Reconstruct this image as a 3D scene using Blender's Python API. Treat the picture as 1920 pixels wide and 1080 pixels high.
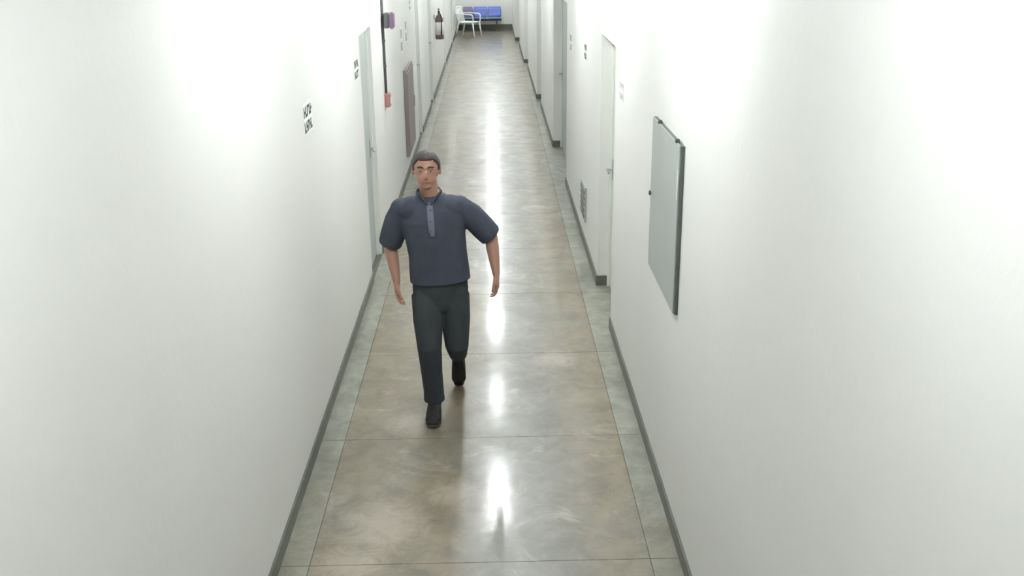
import bpy, bmesh, math, random
from mathutils import Vector, Matrix
random.seed(7)
scene = bpy.context.scene
C = scene.collection
for o in list(bpy.data.objects):
    bpy.data.objects.remove(o)

# ------------------------------------------------------------------ camera
cam_d = bpy.data.cameras.new('camera'); cam = bpy.data.objects.new('camera', cam_d); C.objects.link(cam)
R3 = Matrix(((0.99971321, 0.01713101, -0.01673405),
             (-0.02145458, 0.33023474, -0.94365498),
             (-0.01063960, 0.94374337, 0.33050757)))
cam.matrix_world = Matrix.Translation((0, 0, 2.83)) @ R3.to_4x4()
cam_d.sensor_width = 36; cam_d.lens = 35.605; cam_d.clip_start = 0.02; cam_d.clip_end = 200
scene.camera = cam

# ------------------------------------------------------------------ world, exposure, lamp strength
w = bpy.data.worlds.new('world'); scene.world = w; w.use_nodes = True
w.node_tree.nodes['Background'].inputs[0].default_value = (0.8, 0.9, 1.0, 1)
w.node_tree.nodes['Background'].inputs[1].default_value = 0.05
vs = scene.view_settings
vs.view_transform = 'Standard'; vs.look = 'None'; vs.gamma = 1; vs.use_curve_mapping = False
vs.exposure = 0.0
LAMP = 13.2                       # emission of a good tube
LAMP_COLOUR = (0.975, 1.0, 1.01)
# tube fixtures along the ceiling: distance, relative output
LAMPS = [(-1.1, .3), (1.6, .42), (4.3, .72), (7.0, 1), (9.7, 1), (12.3, .35), (15.1, .95), (17.8, .6),
         (20.5, .8), (23.2, 1.1), (25.9, .8), (28.6, .85), (31.3, .95)]
CEIL = 3.06

# ------------------------------------------------------------------ materials
def mat(name, col, rough=.6, spec=.5, metal=0, coat=0, coat_rough=.1, bump=0, bscale=40, var=0, vscale=4, emit=None, estr=0):
    m = bpy.data.materials.new(name); m.use_nodes = True
    nt = m.node_tree; b = nt.nodes['Principled BSDF']
    b.inputs['Base Color'].default_value = (*col, 1)
    b.inputs['Roughness'].default_value = rough
    b.inputs['Specular IOR Level'].default_value = spec
    b.inputs['Metallic'].default_value = metal
    b.inputs['Coat Weight'].default_value = coat
    b.inputs['Coat Roughness'].default_value = coat_rough
    if emit:
        b.inputs['Emission Color'].default_value = (*emit, 1)
        b.inputs['Emission Strength'].default_value = estr
    if var or bump:
        tc = nt.nodes.new('ShaderNodeTexCoord')
    if var:
        n = nt.nodes.new('ShaderNodeTexNoise'); n.inputs['Scale'].default_value = vscale; n.inputs['Detail'].default_value = 4
        nt.links.new(tc.outputs['Object'], n.inputs['Vector'])
        r = nt.nodes.new('ShaderNodeValToRGB')
        r.color_ramp.elements[0].position = .3; r.color_ramp.elements[1].position = .7
        r.color_ramp.elements[0].color = (*[c*(1-var) for c in col], 1)
        r.color_ramp.elements[1].color = (*[min(1, c*(1+var)) for c in col], 1)
        nt.links.new(n.outputs['Fac'], r.inputs['Fac']); nt.links.new(r.outputs['Color'], b.inputs['Base Color'])
    if bump:
        n = nt.nodes.new('ShaderNodeTexNoise'); n.inputs['Scale'].default_value = bscale; n.inputs['Detail'].default_value = 3
        nt.links.new(tc.outputs['Object'], n.inputs['Vector'])
        bp = nt.nodes.new('ShaderNodeBump'); bp.inputs['Strength'].default_value = bump; bp.inputs['Distance'].default_value = .01
        nt.links.new(n.outputs['Fac'], bp.inputs['Height']); nt.links.new(bp.outputs['Normal'], b.inputs['Normal'])
    return m

STAINS = [(-.59, 4.46, .60), (-.24, 4.78, .36), (-.52, 5.60, .36), (.42, 6.55, .42), (-.72, 4.15, .4)]
def floor_mat(name, cols, pale, rough=.33, coat=.38, sheen_stains=False):
    """polished mottled concrete: three tones blended by noise, pale worn patches, glossy wax coat"""
    m = bpy.data.materials.new(name); m.use_nodes = True
    nt = m.node_tree; L = nt.links; b = nt.nodes['Principled BSDF']
    g = nt.nodes.new('ShaderNodeNewGeometry')
    def noise(scale, detail=5, rough_=.6, dist=0, stretch=None):
        n = nt.nodes.new('ShaderNodeTexNoise')
        n.inputs['Scale'].default_value = scale; n.inputs['Detail'].default_value = detail
        n.inputs['Roughness'].default_value = rough_; n.inputs['Distortion'].default_value = dist
        if stretch:
            mp = nt.nodes.new('ShaderNodeMapping'); mp.inputs['Scale'].default_value = stretch
            L.new(g.outputs['Position'], mp.inputs['Vector']); L.new(mp.outputs[0], n.inputs['Vector'])
        else:
            L.new(g.outputs['Position'], n.inputs['Vector'])
        return n
    def ramp(src, stops):
        r = nt.nodes.new('ShaderNodeValToRGB'); e = r.color_ramp.elements
        while len(e) < len(stops): e.new(.5)
        for i, (p, c) in enumerate(stops): e[i].position = p; e[i].color = (*c, 1)
        L.new(src, r.inputs['Fac']); return r
    def mix(f, a, bb, t='MIX'):
        x = nt.nodes.new('ShaderNodeMix'); x.data_type = 'RGBA'; x.blend_type = t
        if isinstance(f, float): x.inputs[0].default_value = f
        else: L.new(f, x.inputs[0])
        L.new(a, x.inputs[6])
        L.new(bb, x.inputs[7]) if not isinstance(bb, tuple) else setattr(x.inputs[7], 'default_value', (*bb, 1))
        return x.outputs[2]
    big = noise(1.1, 4, .55, .4, (1.6, .7, 1))
    base = ramp(big.outputs['Fac'], [(.32, cols[0]), (.5, cols[1]), (.68, cols[2])]).outputs['Color']
    mid = ramp(noise(7, 6, .65, .5).outputs['Fac'], [(.35, (.36, .36, .36)), (.65, (.62, .62, .62))]).outputs['Color']
    c = mix(.8, base, mid, 'OVERLAY')
    fine = ramp(noise(60, 3, .6).outputs['Fac'], [(.3, (.44, .44, .44)), (.7, (.56, .56, .56))]).outputs['Color']
    c = mix(.4, c, fine, 'OVERLAY')
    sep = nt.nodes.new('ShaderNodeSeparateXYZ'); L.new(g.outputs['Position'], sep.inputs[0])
    sheen = nt.nodes.new('ShaderNodeMath'); sheen.operation = 'MULTIPLY_ADD'; sheen.inputs[1].default_value = .55
    L.new(noise(1.7, 5, .6, .6, (1, .45, 1)).outputs['Fac'], sheen.inputs[0]); L.new(sep.outputs['X'], sheen.inputs[2])
    # grey band down the middle: lamp and ceiling reflection painted into the floor colour
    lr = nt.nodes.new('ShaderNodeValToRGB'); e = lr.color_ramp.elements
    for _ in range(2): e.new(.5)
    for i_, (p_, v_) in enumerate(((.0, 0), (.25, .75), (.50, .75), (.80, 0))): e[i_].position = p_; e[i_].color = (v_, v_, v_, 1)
    L.new(sheen.outputs[0], lr.inputs['Fac'])
    if sheen_stains:
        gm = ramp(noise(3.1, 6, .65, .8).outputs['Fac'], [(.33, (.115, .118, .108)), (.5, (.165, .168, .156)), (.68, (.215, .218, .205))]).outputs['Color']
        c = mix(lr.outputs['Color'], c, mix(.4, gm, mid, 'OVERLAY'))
    wear = ramp(noise(2.6, 8, .72, 1.2).outputs['Fac'], [(.56, (0, 0, 0)), (.70, (1, 1, 1))]).outputs['Color']
    if sheen_stains:            # bleached stain left of the painted grey band, and a smaller one beside it
        nz = noise(7.5, 8, .78, 1.4)
        for cx, cy, rad in STAINS:
            ds = nt.nodes.new('ShaderNodeVectorMath'); ds.operation = 'DISTANCE'
            L.new(g.outputs['Position'], ds.inputs[0]); ds.inputs[1].default_value = (cx, cy, 0)
            q_ = nt.nodes.new('ShaderNodeMath'); q_.operation = 'MULTIPLY_ADD'; q_.inputs[1].default_value = -1/rad; L.new(ds.outputs['Value'], q_.inputs[0]); q_.inputs[2].default_value = .62
            q2 = nt.nodes.new('ShaderNodeMath'); q2.operation = 'ADD'; L.new(q_.outputs[0], q2.inputs[0]); L.new(nz.outputs['Fac'], q2.inputs[1])
            sm = ramp(q2.outputs[0], [(.64, (0, 0, 0)), (.98, (1, 1, 1))]).outputs['Color']
            wear = mix(1.0, wear, sm, 'LIGHTEN')
    wm = nt.nodes.new('ShaderNodeMath'); wm.operation = 'MULTIPLY'; wm.inputs[1].default_value = .55
    L.new(wear, wm.inputs[0])
    c = mix(wm.outputs[0], c, pale)
    L.new(c, b.inputs['Base Color'])
    rr = nt.nodes.new('ShaderNodeMapRange'); rr.inputs[1].default_value = .3; rr.inputs[2].default_value = .7
    rr.inputs[3].default_value = rough-.05; rr.inputs[4].default_value = rough+.10
    L.new(noise(3.2, 5, .6).outputs['Fac'], rr.inputs[0]); L.new(rr.outputs[0], b.inputs['Roughness'])
    bp = nt.nodes.new('ShaderNodeBump'); bp.inputs['Strength'].default_value = .12; bp.inputs['Distance'].default_value = .004
    L.new(noise(16, 4, .6).outputs['Fac'], bp.inputs['Height'])
    L.new(bp.outputs['Normal'], b.inputs['Normal']); L.new(bp.outputs['Normal'], b.inputs['Coat Normal'])
    b.inputs['Specular IOR Level'].default_value = .75
    b.inputs['Coat Weight'].default_value = coat; b.inputs['Coat Roughness'].default_value = .115; b.inputs['Coat IOR'].default_value = 1.6
    return m

M = dict(
    wall=mat('white_wall_paint', (.745, .75, .722), .55, .4, bump=.12, bscale=25, var=.015, vscale=1.2),
    ceil=mat('white_ceiling_paint', (.66, .67, .66), .8),
    slab=floor_mat('polished_beige_concrete', [(.150, .118, .073), (.210, .175, .118), (.178, .165, .130)], (.44, .385, .32), sheen_stains=True),
    border=floor_mat('grey_green_border_concrete', [(.165, .170, .130), (.255, .262, .215), (.200, .185, .138)], (.38, .37, .33), .42, .6),
    joint=mat('dark_joint_mortar', (.115, .108, .085), .8),
    base=mat('grey_green_baseboard_paint', (.12, .128, .105), .5, .4, var=.12, vscale=9),
    door=mat('pale_grey_door_paint', (.42, .455, .445), .45, .4, var=.03),
    door_cream=mat('cream_door_paint', (.70, .72, .62), .45, .4, var=.03),
    frame=mat('white_frame_paint', (.78, .82, .79), .5),
    steel=mat('brushed_steel', (.5, .51, .5), .3, metal=.9),
    panel=mat('grey_panel_paint', (.385, .415, .40), .42, .4, var=.05, vscale=3),
    darkedge=mat('dark_grey_edge', (.085, .10, .09), .5),
    conduit=mat('dark_grey_conduit', (.10, .105, .11), .5),
    magenta=mat('dull_magenta_plastic', (.19, .12, .185), .5),
    red=mat('dusty_red_plastic', (.40, .19, .18), .5),
    cabinet=mat('brownish_grey_metal', (.27, .225, .215), .5),
    cabframe=mat('muted_brownish_red_metal', (.25, .215, .205), .5),
    ink=mat('dark_grey_ink', (.085, .095, .09), .7),
    greyink=mat('pale_grey_ink', (.42, .44, .44), .7), faintink=mat('faint_grey_ink', (.60, .62, .61), .7),
    plate=mat('white_sign_plate', (.84, .87, .85), .4),
    extred=mat('muted_red_enamel', (.15, .10, .10), .45),
    label=mat('white_paper_label', (.8, .8, .78), .6),
    black=mat('black_rubber', (.02, .02, .02), .6),
    plastic=mat('white_chair_plastic', (.82, .85, .84), .35),
    blue=mat('blue_seat_plastic', (.09, .14, .48), .4),
    bluegrey=mat('dull_blue_purple_plastic', (.16, .14, .24), .5),
    teal=mat('blue_grey_seat_plastic', (.15, .23, .33), .45),
    skin=mat('skin', (.36, .195, .14), .5, .4, var=.06, vscale=12),
    hair=mat('dark_hair', (.028, .02, .017), .6, bump=.5, bscale=150),
    shirt=mat('navy_shirt_cloth', (.052, .060, .082), .85, .2, bump=.5, bscale=14, var=.1, vscale=8),
    placket=mat('grey_blue_cloth', (.13, .14, .19), .85, .2),
    trouser=mat('charcoal_trouser_cloth', (.036, .042, .046), .9, .2, bump=.5, bscale=12, var=.1, vscale=8),
    shoe=mat('black_shoe_leather', (.010, .011, .009), .55, .3),
    sole=mat('dark_sole_rubber', (.03, .027, .022), .7),
    lip=mat('lip_skin', (.30, .12, .10), .5), eyew=mat('eye_white', (.42, .39, .36), .3), iris=mat('dark_iris', (.03, .015, .01), .2),
    lampbody=mat('white_lamp_enamel', (.8, .82, .8), .5),
)

# ------------------------------------------------------------------ helpers
def obj(name, bm, m, parent=None, smooth=False):
    me = bpy.data.meshes.new(name); bmesh.ops.recalc_face_normals(bm, faces=bm.faces); bm.to_mesh(me); bm.free()
    me.materials.append(m if not isinstance(m, str) else M[m])
    if smooth:
        for p in me.polygons: p.use_smooth = True
    o = bpy.data.objects.new(name, me); C.objects.link(o)
    if parent: o.parent = parent
    return o
def thing(name, loc, label, cat, group=None, rz=0):
    o = bpy.data.objects.new(name, None); C.objects.link(o); o.location = loc; o.rotation_euler = (0, 0, rz)
    o.empty_display_size = .1
    return tag(o, label, cat, group)
def tag(o, label, cat, group=None):
    o['label'] = label; o['category'] = cat
    if group: o['group'] = group
    return o
def struct(o, label, cat=None):
    o['kind'] = 'structure'; o['label'] = label
    if cat: o['category'] = cat
    return o
def box(bm, x0, x1, y0, y1, z0, z1, bev=0):
    r = bmesh.ops.create_cube(bm, size=1)
    for v in r['verts']:
        v.co = Vector(((x0+x1)/2+v.co.x*(x1-x0), (y0+y1)/2+v.co.y*(y1-y0), (z0+z1)/2+v.co.z*(z1-z0)))
    if bev:
        es = list({e for v in r['verts'] for e in v.link_edges})
        bmesh.ops.bevel(bm, geom=es, offset=bev, segments=2, affect='EDGES')
    return bm
def B(*a, **k): return box(bmesh.new(), *a, **k)
def cyl(bm, p, q, r, n=12, r2=None):
    p = Vector(p); q = Vector(q); d = q-p
    g = bmesh.ops.create_cone(bm, cap_ends=True, segments=n, radius1=r, radius2=r if r2 is None else r2, depth=d.length)
    mt = Matrix.Translation((p+q)/2) @ d.to_track_quat('Z', 'Y').to_matrix().to_4x4()
    bmesh.ops.transform(bm, matrix=mt, verts=g['verts']); return bm
def tube(bm, pts, r, n=8):
    """swept round bar through the points"""
    return loft(bm, [(p, r, r) for p in pts], n, cap=False)
def loft(bm, secs, n=20, cap=True, side=(1, 0, 0)):
    """closed loft through elliptical rings: (centre, radius along side, radius across)"""
    P = [Vector(s[0]) for s in secs]; rings = []
    def ring(c, a, b, t):
        s = Vector(side); s = s-t*s.dot(t)
        if s.length < .2: s = Vector((0, 1, 0)); s = s-t*s.dot(t)
        s.normalize(); u = t.cross(s)
        return [bm.verts.new(c+s*(a*math.cos(2*math.pi*i/n))+u*(b*math.sin(2*math.pi*i/n))) for i in range(n)]
    T = []
    for i in range(len(P)):
        t = (P[min(i+1, len(P)-1)]-P[max(i-1, 0)]); T.append(t.normalized())
    if cap:
        for k in (.35, .75):
            a, b = secs[0][1], secs[0][2]; m_ = min(a, b)
            f = math.sin(k*math.pi/2)
            rings.append(ring(P[0]-T[0]*m_*math.cos(k*math.pi/2)*.9, a*f, b*f, T[0]))
    for c, s, t in zip(P, secs, T): rings.append(ring(c, s[1], s[2], t))
    if cap:
        for k in (.75, .35):
            a, b = secs[-1][1], secs[-1][2]; m_ = min(a, b); f = math.sin(k*math.pi/2)
            rings.append(ring(P[-1]+T[-1]*m_*math.cos(k*math.pi/2)*.9, a*f, b*f, T[-1]))
    for r0, r1 in zip(rings, rings[1:]):
        for i in range(n): bm.faces.new((r0[i], r0[(i+1) % n], r1[(i+1) % n], r1[i]))
    bm.faces.new(rings[0][::-1]); bm.faces.new(rings[-1]); return bm
def ell(bm, c, rx, ry, rz, rot=None, seg=20):
    g = bmesh.ops.create_uvsphere(bm, u_segments=seg, v_segments=seg//2+2, radius=1)
    mt = Matrix.Translation(c) @ (rot.to_4x4() if rot else Matrix.Identity(4)) @ Matrix.Diagonal((rx, ry, rz, 1))
    bmesh.ops.transform(bm, matrix=mt, verts=g['verts']); return bm
def fuse(name, bm, m, parent, voxel, smooth=6):
    """weld overlapping volumes into ONE continuous smooth surface"""
    o = obj(name+'_src', bm, m)
    r = o.modifiers.new('r', 'REMESH'); r.mode = 'VOXEL'; r.voxel_size = voxel
    s = o.modifiers.new('s', 'SMOOTH'); s.factor = .5; s.iterations = smooth
    bpy.context.view_layer.update()
    me = bpy.data.meshes.new_from_object(o.evaluated_get(bpy.context.evaluated_depsgraph_get()))
    bpy.data.objects.remove(o)
    for p in me.polygons: p.use_smooth = True
    me.name = name
    n = bpy.data.objects.new(name, me); C.objects.link(n); n.parent = parent
    return n

# ------------------------------------------------------------------ floor
XL, Y0, Y1 = -1.053, -1.6, 32.5
fl = struct(obj('floor', B(-1.5, 1.5, Y0-.2, Y1+.2, -.2, -.004), 'joint'), 'polished concrete corridor floor with dark joints', 'floor')
JX0, JX1, G = -.905, .72, .0018
ys = [4.13+1.27*k for k in range(-5, 23)]
ys = [Y0]+[y for y in ys if y > Y0+.1]+[Y1]
me_cache = {}
def slab(name, x0, x1, y0, y1, m):
    key = (round(x0, 3), round(x1, 3), round(y1-y0, 3), m)
    if key not in me_cache:
        bm = B(x0+G, x1-G, G, y1-y0-G, -.02, 0); me = bpy.data.meshes.new(name); bm.to_mesh(me); bm.free()
        me.materials.append(M[m]); me_cache[key] = me
    o = bpy.data.objects.new(name, me_cache[key]); C.objects.link(o); o.location = (0, y0, 0); o.parent = fl
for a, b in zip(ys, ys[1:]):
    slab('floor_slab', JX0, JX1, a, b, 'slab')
    slab('border_slab', XL, JX0, a, b, 'border')
    slab('border_slab', JX1, 1.0, a, b, 'border')

# ------------------------------------------------------------------ walls, baseboards
DH = 2.08
# door openings: near end, far end
LD = [(8.30, 9.12), (14.6, 15.3), (17.6, 18.5), (23.2, 24.1), (28.0, 28.9)]
RD = [(7.13, 8.12), (11.8, 14.05), (17.5, 18.4), (22.7, 23.8), (27.6, 29.0)]
def RX(y):     # the right-hand wall steps inwards past each recess
    return .868 if y < 14 else .85 if y < 18 else .815 if y < 23 else .765 if y < 28.5 else .69
REC_L, REC_R = .05, .10
bm = bmesh.new(); bb = bmesh.new(); y = Y0-.2
for a, b in LD+[(Y1, None)]:
    box(bm, XL-.25, XL, y, a, -.02, CEIL)
    box(bb, XL, XL+.012, max(y, Y0), a, 0, .085)
    if b is None: break
    box(bm, XL-.25, XL, a, b, DH, CEIL); y = b
struct(obj('wall_left', bm, 'wall'), 'white painted left wall of the corridor', 'wall')
struct(obj('baseboard_left', bb, 'base'), 'dark grey green baseboard along the left wall', 'baseboard')
bm = bmesh.new(); bb = bmesh.new(); y = Y0-.2
for a, b in RD+[(Y1, None)]:
    X = RX((y+a)/2)
    box(bm, X, 1.25, y, a, -.02, CEIL)
    box(bb, X-.012, X, max(y, Y0), a, 0, .085)
    if b is None: break
    box(bb, RX(b+.5)-.012, RX(a-.5)+REC_R, b-.012, b, 0, .085)
    box(bm, RX(a-.5), 1.25, a, b, DH, CEIL); y = b
struct(obj('wall_right', bm, 'wall'), 'white painted right wall of the corridor stepping in past each door recess', 'wall')
struct(obj('baseboard_right', bb, 'base'), 'dark grey green baseboard along the right wall', 'baseboard')
struct(obj('wall_far', B(-1.35, 1.3, Y1, Y1+.2, -.02, CEIL), 'wall'), 'pale wall closing the far end of the corridor', 'wall')
struct(obj('baseboard_far', B(XL+.012, .69-.012, Y1-.015, Y1, 0, .16), 'base'), 'dark baseboard of the far end wall', 'baseboard')
struct(obj('wall_near', B(-1.35, 1.3, Y0-.4, Y0-.2, -.02, CEIL), 'wall'), 'white wall behind the viewpoint', 'wall')
struct(obj('ceiling', B(-1.35, 1.3, Y0-.4, Y1+.2, CEIL, CEIL+.15), 'ceil'), 'white ceiling of the corridor', 'ceiling')

# ------------------------------------------------------------------ doors
def door(n, side, a, b, label, m='door'):
    X = XL-REC_L if side < 0 else RX(a-.5)+REC_R
    e = bpy.data.objects.new('door_%d' % n, None); C.objects.link(e); e.location = (X, a, 0); struct(e, label, 'door')
    s = -side                                   # towards the corridor
    W = b-a
    lo, hi = sorted((0, -s*.04))
    leaf = obj('door_leaf', B(lo, hi, .035, W-.035, .008, DH-.035, bev=.003), m, e)
    fr = bmesh.new(); d0, d1 = sorted((-s*.05, s*.02))
    box(fr, d0, d1, .001, .032, 0, DH-.001); box(fr, d0, d1, W-.032, W-.001, 0, DH-.001); box(fr, d0, d1, .032, W-.032, DH-.032, DH-.001)
    obj('door_frame', fr, 'frame', e)
    h = bmesh.new(); cyl(h, (0, W-.10, 1.02), (s*.05, W-.10, 1.02), .011); cyl(h, (s*.045, W-.10, 1.02), (s*.045, W-.22, 1.02), .009)
    box(h, *sorted((0, s*.006)), W-.12, W-.08, .94, 1.10)
    obj('door_handle', h, 'steel', e)
    return e
where = ['nearest', 'second', 'third', 'fourth', 'farthest']
for i, (a, b) in enumerate(LD): door(i+1, -1, a, b, 'pale grey door in the left wall, %s of five on that side' % where[i])
for i, (a, b) in enumerate(RD): door(i+6, 1, a, b, 'pale recessed door in the right wall, %s of five on that side' % where[i], 'door_cream' if i == 0 else 'door')

# ------------------------------------------------------------------ ceiling lamps
ORD = ['first', 'second', 'third', 'fourth', 'fifth', 'dim sixth', 'seventh', 'eighth', 'ninth', 'tenth', 'eleventh', 'twelfth', 'thirteenth']
for i, (yc, k) in enumerate(LAMPS):
    t = thing('ceiling_lamp', (0, yc, CEIL), 'twin tube ceiling lamp above the corridor, %s from the near end' % ORD[i], 'lamp', 'tube lamps along the ceiling')
    obj('lamp_body', B(-.08, .08, -.64, .64, -.045, -.0005, bev=.008), 'lampbody', t)
    for s in (-1, 1):
        c = bmesh.new(); cyl(c, (s*.04, -.6, -.068), (s*.04, .6, -.068), .016, 10)
        em = mat('tube_glow', (1, 1, 1), .5, emit=LAMP_COLOUR, estr=LAMP*k*9)
        obj('tube', c, em, t, True)
        for q in (-.615, .615): obj('tube_holder', B(s*.04-.012, s*.04+.012, q-.012, q+.012, -.085, -.04), 'lampbody', t)

# ------------------------------------------------------------------ person
per = thing('person', (-.36, 5.85, 0), 'person with short dark hair in navy short-sleeved shirt and black trousers walking forward', 'person')
def W(x, y, z): return (x+.36, y-5.85, z)       # to the person's own frame
bm = bmesh.new()
# torso, pelvis, neck
loft(bm, [(W(-.337, 5.885, .76), .150, .105), (W(-.337, 5.885, .86), .150, .10), (W(-.345, 5.885, .98), .145, .10), (W(-.358, 5.885, 1.12), .16, .11),
          (W(-.368, 5.885, 1.23), .17, .11), (W(-.374, 5.885, 1.31), .155, .09), (W(-.376, 5.88, 1.36), .08, .065)], 24)
loft(bm, [(W(-.377, 5.885, 1.33), .062, .062), (W(-.383, 5.868, 1.40), .056, .058), (W(-.388, 5.85, 1.47), .056, .06)], 18)
# legs
for pts in ([(-.420, 5.88, .70, .080), (-.415, 5.80, .62, .078), (-.405, 5.715, .45, .056), (-.398, 5.735, .32, .055), (-.388, 5.755, .10, .038)],
            [(-.254, 5.89, .70, .080), (-.246, 5.86, .60, .078), (-.242, 5.82, .44, .056), (-.246, 5.97, .36, .055), (-.250, 6.14, .23, .038)]):
    loft(bm, [(W(*p[:3]), p[3], p[3]) for p in pts], 16)
# feet inside the shoes
loft(bm, [(W(-.388, 5.765, .05), .028, .028), (W(-.390, 5.68, .042), .028, .02), (W(-.392, 5.61, .03), .025, .013)], 14)
loft(bm, [(W(-.250, 6.165, .20), .028, .026), (W(-.250, 6.165, .12), .026, .018), (W(-.250, 6.155, .07), .022, .010)], 14)
# arms
ARM_R = [(-.552, 5.885, 1.30), (-.637, 5.945, 1.045), (-.600, 5.865, .835)]
ARM_L = [(-.204, 5.89, 1.308), (-.020, 5.96, 1.085), (.008, 5.875, .870)]
for A in (ARM_R, ARM_L):
    s, e, h = [Vector(W(*p)) for p in A]
    loft(bm, [(s-Vector((0, 0, .025)), .046, .046), (s.lerp(e, .5), .048, .05), (e, .040, .042)], 14)
    loft(bm, [(e, .040, .042), (e.lerp(h, .3), .041, .043), (e.lerp(h, .75), .031, .030), (h, .024, .030)], 14)
# hands: palm, four fingers of different lengths curled forward, thumb from the side of the palm
def hand(h, down, inward, fwd):
    h = Vector(W(*h)); down = Vector(down).normalized(); inward = Vector(inward); fwd = Vector(fwd)
    # the palm faces the thigh; index finger is the foremost one
    loft(bm, [(h, .022, .028), (h+down*.035, .018, .038), (h+down*.075, .016, .042), (h+down*.088, .013, .040)], 12, side=inward)
    for k, (off, ln) in enumerate(((.030, .066), (.010, .074), (-.011, .068), (-.030, .054))):
        b0 = h+down*.075+fwd*off
        b1 = b0+down*ln*.50+inward*.006
        b2 = b1+(down*.80+inward*.55).normalized()*ln*.36
        b3 = b2+(down*.35+inward*.95).normalized()*ln*.30
        loft(bm, [(b0, .0095, .0095), (b1, .0092, .0092), (b2, .0084, .0084), (b3, .007, .007)], 10)
    t0 = h+down*.025+fwd*.024+inward*.006
    t1 = t0+(down*.7+fwd*.7+inward*.25).normalized()*.036
    t2 = t1+(down*.95+fwd*.15+inward*.25).normalized()*.030
    t3 = t2+(down*.95+inward*.3-fwd*.1).normalized()*.022
    loft(bm, [(t0, .014, .014), (t1, .011, .011), (t2, .0095, .0095), (t3, .008, .008)], 10)
hand(ARM_R[2], (.03, -.12, -1), (1, 0, 0), (0, -1, 0))
hand(ARM_L[2], (.05, -.12, -1), (-1, 0, 0), (0, -1, 0))
# head
hc = Vector(W(-.391, 5.845, 1.535))
ell(bm, hc+Vector((0, .008, .005)), .077, .095, .093, seg=28)
ell(bm, hc+Vector((0, -.022, -.045)), .060, .066, .062, seg=24)       # face and cheeks
ell(bm, hc+Vector((0, -.040, -.088)), .036, .038, .026, seg=18)       # chin
loft(bm, [(hc+Vector((0, -.086, .005)), .008, .007), (hc+Vector((0, -.096, -.022)), .012, .012), (hc+Vector((0, -.094, -.036)), .016, .011)], 12)   # nose
loft(bm, [(hc+Vector((-.045, -.073, .018)), .007, .007), (hc+Vector((0, -.087, .018)), .007, .008), (hc+Vector((.045, -.073, .018)), .007, .007)], 10, side=(0, 0, 1))  # brow ridge
for s in (-1, 1):
    ell(bm, hc+Vector((s*.079, .010, -.012)), .008, .018, .030, rot=Matrix.Rotation(s*.25, 3, 'Z'), seg=14)
body = fuse('body', bm, M['skin'], per, .0052, 5)
# face details
for s in (-1, 1):
    e = hc+Vector((s*.030, -.0775, .000))
    g = bmesh.new(); ell(g, e, .0115, .0065, .0055, seg=14); ey = obj('eye', g, 'eyew', body, True)
    g = bmesh.new(); ell(g, e+Vector((0, -.0045, 0)), .0050, .003, .0048, seg=12); obj('iris', g, 'iris', ey, True)
    g = bmesh.new(); loft(g, [(hc+Vector((s*.014, -.091, .023)), .004, .004), (hc+Vector((s*.030, -.088, .028)), .004, .005), (hc+Vector((s*.048, -.075, .022)), .003, .003)], 8, side=(0, 1, 0))
    obj('eyebrow', g, 'hair', body, True)
g = bmesh.new(); loft(g, [(hc+Vector((-.024, -.080, -.063)), .003, .003), (hc+Vector((0, -.089, -.061)), .005, .0075), (hc+Vector((.024, -.080, -.063)), .003, .003)], 10, side=(0, 1, 0))
obj('mouth', g, 'lip', body, True)
# hair: cap of short hair, cut at a hairline
g = bmesh.new(); cc = hc+Vector((0, .012, .010)); ell(g, cc, .084, .100, .097, seg=40)
kill = []
for f in g.faces:
    c = f.calc_center_median()-cc
    t = (c.y+.1)/.2                                     # 0 front, 1 back
    line = .050 if t < .2 else (.050-(t-.2)*.55 if t < .38 else (-.02 if t < .62 else -.065))
    if c.z < line: kill.append(f)
bmesh.ops.delete(g, geom=kill, context='FACES')
hr = obj('hair', g, 'hair', per, True); md = hr.modifiers.new('thickness', 'SOLIDIFY'); md.thickness = .010; md.offset = -1
# shirt with loose elbow-length sleeves
g = bmesh.new()
loft(g, [(W(-.334, 5.885, .83), .186, .132), (W(-.338, 5.885, .90), .184, .131), (W(-.344, 5.885, 1.00), .178, .130), (W(-.356, 5.885, 1.12), .184, .134),
         (W(-.367, 5.885, 1.22), .194, .133), (W(-.373, 5.885, 1.28), .180, .114), (W(-.376, 5.885, 1.325), .135, .090), (W(-.378, 5.884, 1.372), .082, .074)], 30, cap=False)
for A, rr in ((ARM_R, 1), (ARM_L, 1)):
    s, e, h = [Vector(W(*p)) for p in A]
    loft(g, [(s+Vector((0, 0, -.02)), .066, .068), (s.lerp(e, .35), .075, .080), (s.lerp(e, .75), .076, .082), (s.lerp(e, .98), .072, .078)], 20, cap=False)
    ell(g, s+Vector((0, 0, -.018)), .068, .076, .066)
    ell(g, s.lerp(Vector(W(-.375, 5.885, 1.24)), .35), .085, .092, .080)
shirt = fuse('shirt', g, M['shirt'], per, .0065, 5)
# collar, placket, pocket
g = bmesh.new()
for s in (-1, 1):
    loft(g, [(W(-.379+s*.010, 5.792, 1.330), .006, .014), (W(-.379+s*.045, 5.808, 1.370), .006, .018), (W(-.381+s*.072, 5.862, 1.388), .006, .017), (W(-.383+s*.045, 5.930, 1.400), .006, .016), (W(-.383, 5.945, 1.403), .006, .015)], 10)
obj('collar', g, 'shirt', shirt, True)
g = bmesh.new(); loft(g, [(W(-.378, 5.800, 1.335), .019, .006), (W(-.373, 5.764, 1.27), .021, .006), (W(-.368, 5.747, 1.19), .020, .006), (W(-.363, 5.748, 1.15), .016, .006)], 12)
pk = obj('placket', g, 'placket', shirt, True); pk['label'] = 'lighter grey blue strip down the chest'
for z, yy in ((1.30, 5.772), (1.24, 5.750), (1.18, 5.740)):
    obj('button', ell(bmesh.new(), Vector(W(-.372, yy, z)), .006, .004, .006, seg=10), 'ink', pk, True)
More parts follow.
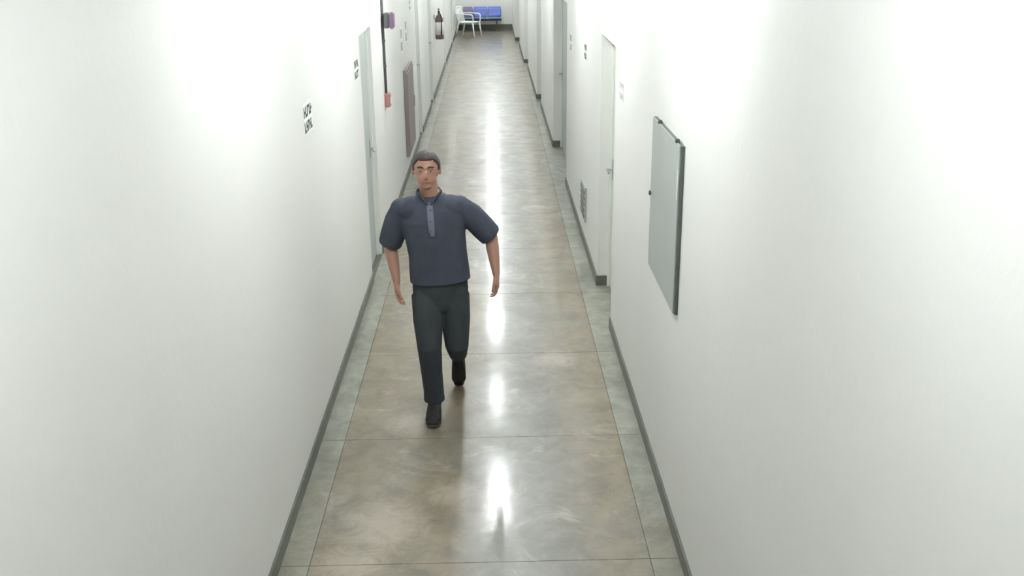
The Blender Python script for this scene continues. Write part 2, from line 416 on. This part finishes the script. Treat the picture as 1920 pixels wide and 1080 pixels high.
# trousers
g = bmesh.new()
loft(g, [(W(-.335, 5.885, .70), .165, .118), (W(-.336, 5.885, .78), .172, .122), (W(-.336, 5.885, .86), .166, .118), (W(-.338, 5.885, .92), .160, .112)], 28)
loft(g, [(W(-.418, 5.88, .74), .098, .105), (W(-.413, 5.80, .60), .092, .096), (W(-.405, 5.718, .44), .074, .078), (W(-.399, 5.735, .28), .066, .072), (W(-.392, 5.75, .15), .063, .070), (W(-.390, 5.745, .085), .066, .074)], 22, cap=False)
loft(g, [(W(-.256, 5.89, .74), .098, .105), (W(-.248, 5.86, .59), .092, .096), (W(-.243, 5.815, .43), .074, .076), (W(-.246, 5.93, .365), .070, .074), (W(-.249, 6.04, .30), .064, .068), (W(-.250, 6.13, .245), .062, .068)], 22, cap=False)
fuse('trousers', g, M['trouser'], per, .0065, 5)
g = bmesh.new(); loft(g, [(W(-.337, 5.885, .865), .171, .123), (W(-.337, 5.885, .895), .169, .121)], 28, cap=False)
obj('belt', g, 'black', per, True)
# shoes
def shoe(heel, toe, up):
    heel, toe, up = Vector(W(*heel)), Vector(W(*toe)), Vector(up).normalized()
    d = (toe-heel); g = bmesh.new()
    loft(g, [(heel+d*.04+up*.045, .036, .038), (heel+d*.25+up*.052, .040, .045), (heel+d*.55+up*.040, .045, .036), (heel+d*.85+up*.030, .046, .026), (heel+d*.97+up*.024, .036, .018)], 18)
    loft(g, [(heel+d*.16+up*.05, .042, .050), (heel+d*.18+up*.095, .050, .056)], 16)
    loft(g, [(heel+d*.30+up*.075, .040, .035), (heel+d*.60+up*.052, .046, .036), (heel+d*.86+up*.034, .048, .026)], 16)
    s = fuse('shoe', g, M['shoe'], per, .006, 3)
    g = bmesh.new()
    loft(g, [(heel-d*.02+up*.010, .034, .010), (heel+d*.2+up*.010, .040, .010), (heel+d*.55+up*.010, .046, .010), (heel+d*.85+up*.010, .047, .010), (heel+d*1.03+up*.012, .030, .010)], 16)
    obj('sole', g, 'sole', s, True)
    return s
shoe((-.388, 5.81, 0), (-.392, 5.535, 0), (0, 0, 1))
shoe((-.250, 6.215, .245), (-.250, 6.150, .012), (0, -1, .30))

# ------------------------------------------------------------------ grey panel on the right wall
t = thing('wall_panel', (.868, 4.92, 1.10), 'large flat grey metal panel with dark edge mounted on the right wall', 'panel')
def pb(x0, x1, y0, y1, z0, z1, **k): return B(x0-.868, x1-.868, y0-4.92, y1-4.92, z0-1.10, z1-1.10, **k)
obj('casing', pb(.852, .867, 4.495, 5.30, 1.105, 1.915), 'darkedge', t)
obj('cover', pb(.845, .852, 4.512, 5.30, 1.105, 1.915, bev=.002), 'panel', t)
obj('latch', pb(.834, .845, 5.275, 5.297, 1.495, 1.52, bev=.003), 'darkedge', t)
for yy, zz in ((4.60, 1.925), (5.10, 1.925)): obj('fixing_screw', pb(.840, .860, yy-.012, yy+.012, zz-.014, zz+.006, bev=.003), 'darkedge', t)
obj('white_sticker', pb(.843, .8447, 4.52, 4.532, 1.66, 1.80), 'plate', t)

# ------------------------------------------------------------------ signs beside the doors
def sign(side, y, z, wd, ht, label, ink='ink', group=None, lines=2, faint=False):
    X = XL if side < 0 else RX(y); s = -side
    e = thing('door_sign', (X, y, z), label, 'sign', group)
    obj('plate', B(*sorted((0, s*.003)), -wd/2, wd/2, -ht/2, ht/2), 'plate', e)
    for r in range(lines):
        g = bmesh.new(); zc = ht*(.24-.48*r) if lines == 2 else 0
        hh = ht*.34
        xs = -wd*.42; rnd = random.Random(int(y*100)+r)
        while xs < wd*.36:                       # illegible strokes, as in the photograph
            wj = rnd.uniform(.028, .045)
            box(g, *sorted((s*.003, s*.005)), xs, xs+wj*.35, zc-hh/2, zc+hh/2)
            k = rnd.choice((-1, 0, 1))*hh*.38
            box(g, *sorted((s*.003, s*.005)), xs, xs+wj, zc+k-hh*.13, zc+k+hh*.13)
            xs += wj+.012
        obj('lettering', g, ink, e)['kind'] = 'stuff'
sign(-1, 5.80, 1.850, .29, .175, 'white sign with two rows of dark lettering, nearest on the left wall')
sign(-1, 8.02, 1.845, .26, .165, 'small sign of dark lettering directly before the nearest left door')
sign(-1, 12.22, 1.66, .22, .30, 'faint pale grey sign on the left wall beyond the conduit', 'greyink')
sign(-1, 12.90, 1.70, .22, .28, 'grey sign on the left wall just past the faint one', 'greyink')
sign(-1, 13.72, 1.96, .22, .13, 'highest grey sign on the left wall before the second door', 'greyink')
sign(1, 9.47, 1.80, .24, .155, 'small sign of dark lettering on the right wall past the nearest door')
sign(1, 11.19, 1.71, .20, .20, 'grey sign on the right wall just before the second recess', 'greyink')
sign(1, 6.80, 1.83, .22, .13, 'very faint sign on the right wall beside the nearest recess', 'faintink')

# ------------------------------------------------------------------ fire alarm line on the left wall
e = thing('conduit', (XL, 10.08, 0), 'thin dark vertical conduit running down the left wall from the ceiling', 'pipe')
g = bmesh.new(); cyl(g, (.014, 0, 1.36), (.014, 0, CEIL-.001), .0125, 12); obj('pipe', g, 'conduit', e, True)
for z in (1.62, 1.86, 2.4, 2.8): obj('clamp', B(.001, .030, -.02, .02, z-.012, z+.012, bev=.003), 'conduit', e)
e = thing('alarm_sounder', (XL, 10.1, 2.05), 'dull magenta and grey alarm box halfway up the dark conduit', 'alarm')
obj('back_box', B(.001, .05, -.075, .075, -.07, .07, bev=.006), 'conduit', e).location = (.027, 0, 0)
obj('cover', B(.077, .125, -.085, .085, -.075, .075, bev=.012), 'magenta', e)
e = thing('call_point', (XL, 10.08, 1.29), 'small red call point at the lower end of the dark conduit', 'alarm')
obj('housing', B(.001, .055, -.06, .06, -.065, .068, bev=.008), 'red', e)
obj('press_plate', B(.055, .060, -.035, .035, -.035, .03, bev=.002), 'label', e)

e = thing('wall_cabinet', (XL, 12.75, .26), 'brownish grey cabinet low on the left wall beyond the conduit', 'cabinet')
obj('casing', B(.001, .04, -.50, .50, 0, 1.04, bev=.006), 'cabframe', e)
obj('cabinet_door', B(.04, .050, -.465, .465, .035, 1.005, bev=.003), 'cabinet', e)
obj('handle', B(.050, .062, .39, .42, .48, .62, bev=.004), 'steel', e)

# ------------------------------------------------------------------ fire extinguisher
e = thing('fire_extinguisher', (XL, 19.4, .98), 'muted red fire extinguisher with white label hanging on the left wall', 'extinguisher')
g = bmesh.new(); loft(g, [((.10, 0, 0), .07, .07), ((.10, 0, .02), .078, .078), ((.10, 0, .36), .078, .078), ((.10, 0, .42), .05, .05), ((.10, 0, .45), .022, .022)], 20, cap=False); obj('cylinder', g, 'extred', e, True)
g = bmesh.new(); cyl(g, (.10, 0, .45), (.10, 0, .50), .02); box(g, .085, .115, -.10, .04, .50, .515); box(g, .085, .115, -.11, .03, .535, .55); obj('valve', g, 'black', e)
g = bmesh.new(); tube(g, [(.10, -.03, .48), (.13, -.09, .46), (.15, -.11, .36), (.15, -.105, .2), (.14, -.09, .08)], .010); obj('hose', g, 'black', e, True)
g = bmesh.new(); cyl(g, (.10, 0, .08), (.10, 0, .31), .0795, 20); obj('paper_label', g, 'label', e, True)
obj('bracket', B(.0005, .03, -.03, .03, .36, .44), 'steel', e)

# small grille low on right wall
e = thing('wall_grille', (.868, 9.38, .26), 'small grey grille low on the right wall', 'grille')
obj('frame', B(-.018, -.001, -.22, .22, 0, .33, bev=.003), 'panel', e)
for k in range(5): obj('louvre', B(-.024, -.018, -.19, .19, .035+k*.056, .065+k*.056), 'base', e)

# ------------------------------------------------------------------ white plastic armchair at the far end
ch = thing('plastic_armchair', (-.635, 30.3, 0), 'white plastic armchair at the far end beside the blue seats', 'chair', rz=math.radians(68))
def rb(*a, bev=.01): return B(*a, bev=bev)
obj('seat', rb(-.24, .24, -.25, .23, .40, .43), 'plastic', ch)
g = bmesh.new()
loft(g, [((-.25, .29, .78), .03, .014), ((-.12, .315, .83), .03, .014), ((.12, .315, .83), .03, .014), ((.25, .29, .78), .03, .014)], 10, side=(0, 0, 1))
cb = obj('backrest', g, 'plastic', ch, True)
for k in range(7):
    x = -.225+k*.075; obj('slat', loft(bmesh.new(), [((x, .22, .42), .026, .008), ((x*1.05, .27, .62), .026, .008), ((x*.95, .31, .80), .026, .008)], 8, cap=False), 'plastic', cb, True)
for s in (-1, 1):
    g = bmesh.new(); loft(g, [((s*.27, .27, .66), .026, .012), ((s*.29, .05, .655), .030, .012), ((s*.29, -.20, .64), .030, .012), ((s*.275, -.255, .60), .026, .014)], 10)
    loft(g, [((s*.275, -.255, .60), .024, .014), ((s*.26, -.25, .41), .026, .016)], 10)
    obj('armrest', g, 'plastic', ch, True)
    g = bmesh.new(); loft(g, [((s*.24, -.23, .41), .03, .024), ((s*.27, -.29, .002), .024, .018)], 10, cap=False); obj('leg', g, 'plastic', ch, True)
    g = bmesh.new(); loft(g, [((s*.23, .21, .42), .03, .024), ((s*.25, .31, .002), .024, .018)], 10, cap=False); obj('leg', g, 'plastic', ch, True)

# ------------------------------------------------------------------ three-seat blue bench against the end wall
bn = thing('waiting_bench', (-.31, 32.12, 0), 'row of three blue plastic seats on a dark frame against the end wall', 'bench')
g = bmesh.new(); box(g, -.66, .66, -.03, .03, .30, .35)
obj('beam', g, 'darkedge', bn)
for s in (-1, 1):
    g = bmesh.new(); box(g, s*.5-.02, s*.5+.02, -.02, .02, .03, .31); box(g, s*.5-.025, s*.5+.025, -.24, .24, 0, .035, bev=.005); obj('leg', g, 'darkedge', bn)
for k in (-1, 0, 1):
    cx = k*.435
    m_ = 'bluegrey' if k < 0 else 'blue'
    g = bmesh.new(); box(g, cx-.205, cx+.205, -.22, .17, .37, .40, bev=.012)
    st = obj('seat', g, 'teal', bn, True)
    g = bmesh.new(); loft(g, [((cx, .16, .40), .18, .012), ((cx, .22, .47), .205, .012), ((cx, .26, .60), .205, .012), ((cx, .29, .70), .19, .012)], 16, cap=False)
    bk = obj('backrest', g, m_, bn, True)
    if k < 0: bk['label'] = 'dull purple grey backrest, leftmost of the bench'
    obj('bracket', B(cx-.03, cx+.03, -.05, .05, .345, .372), 'darkedge', bn)
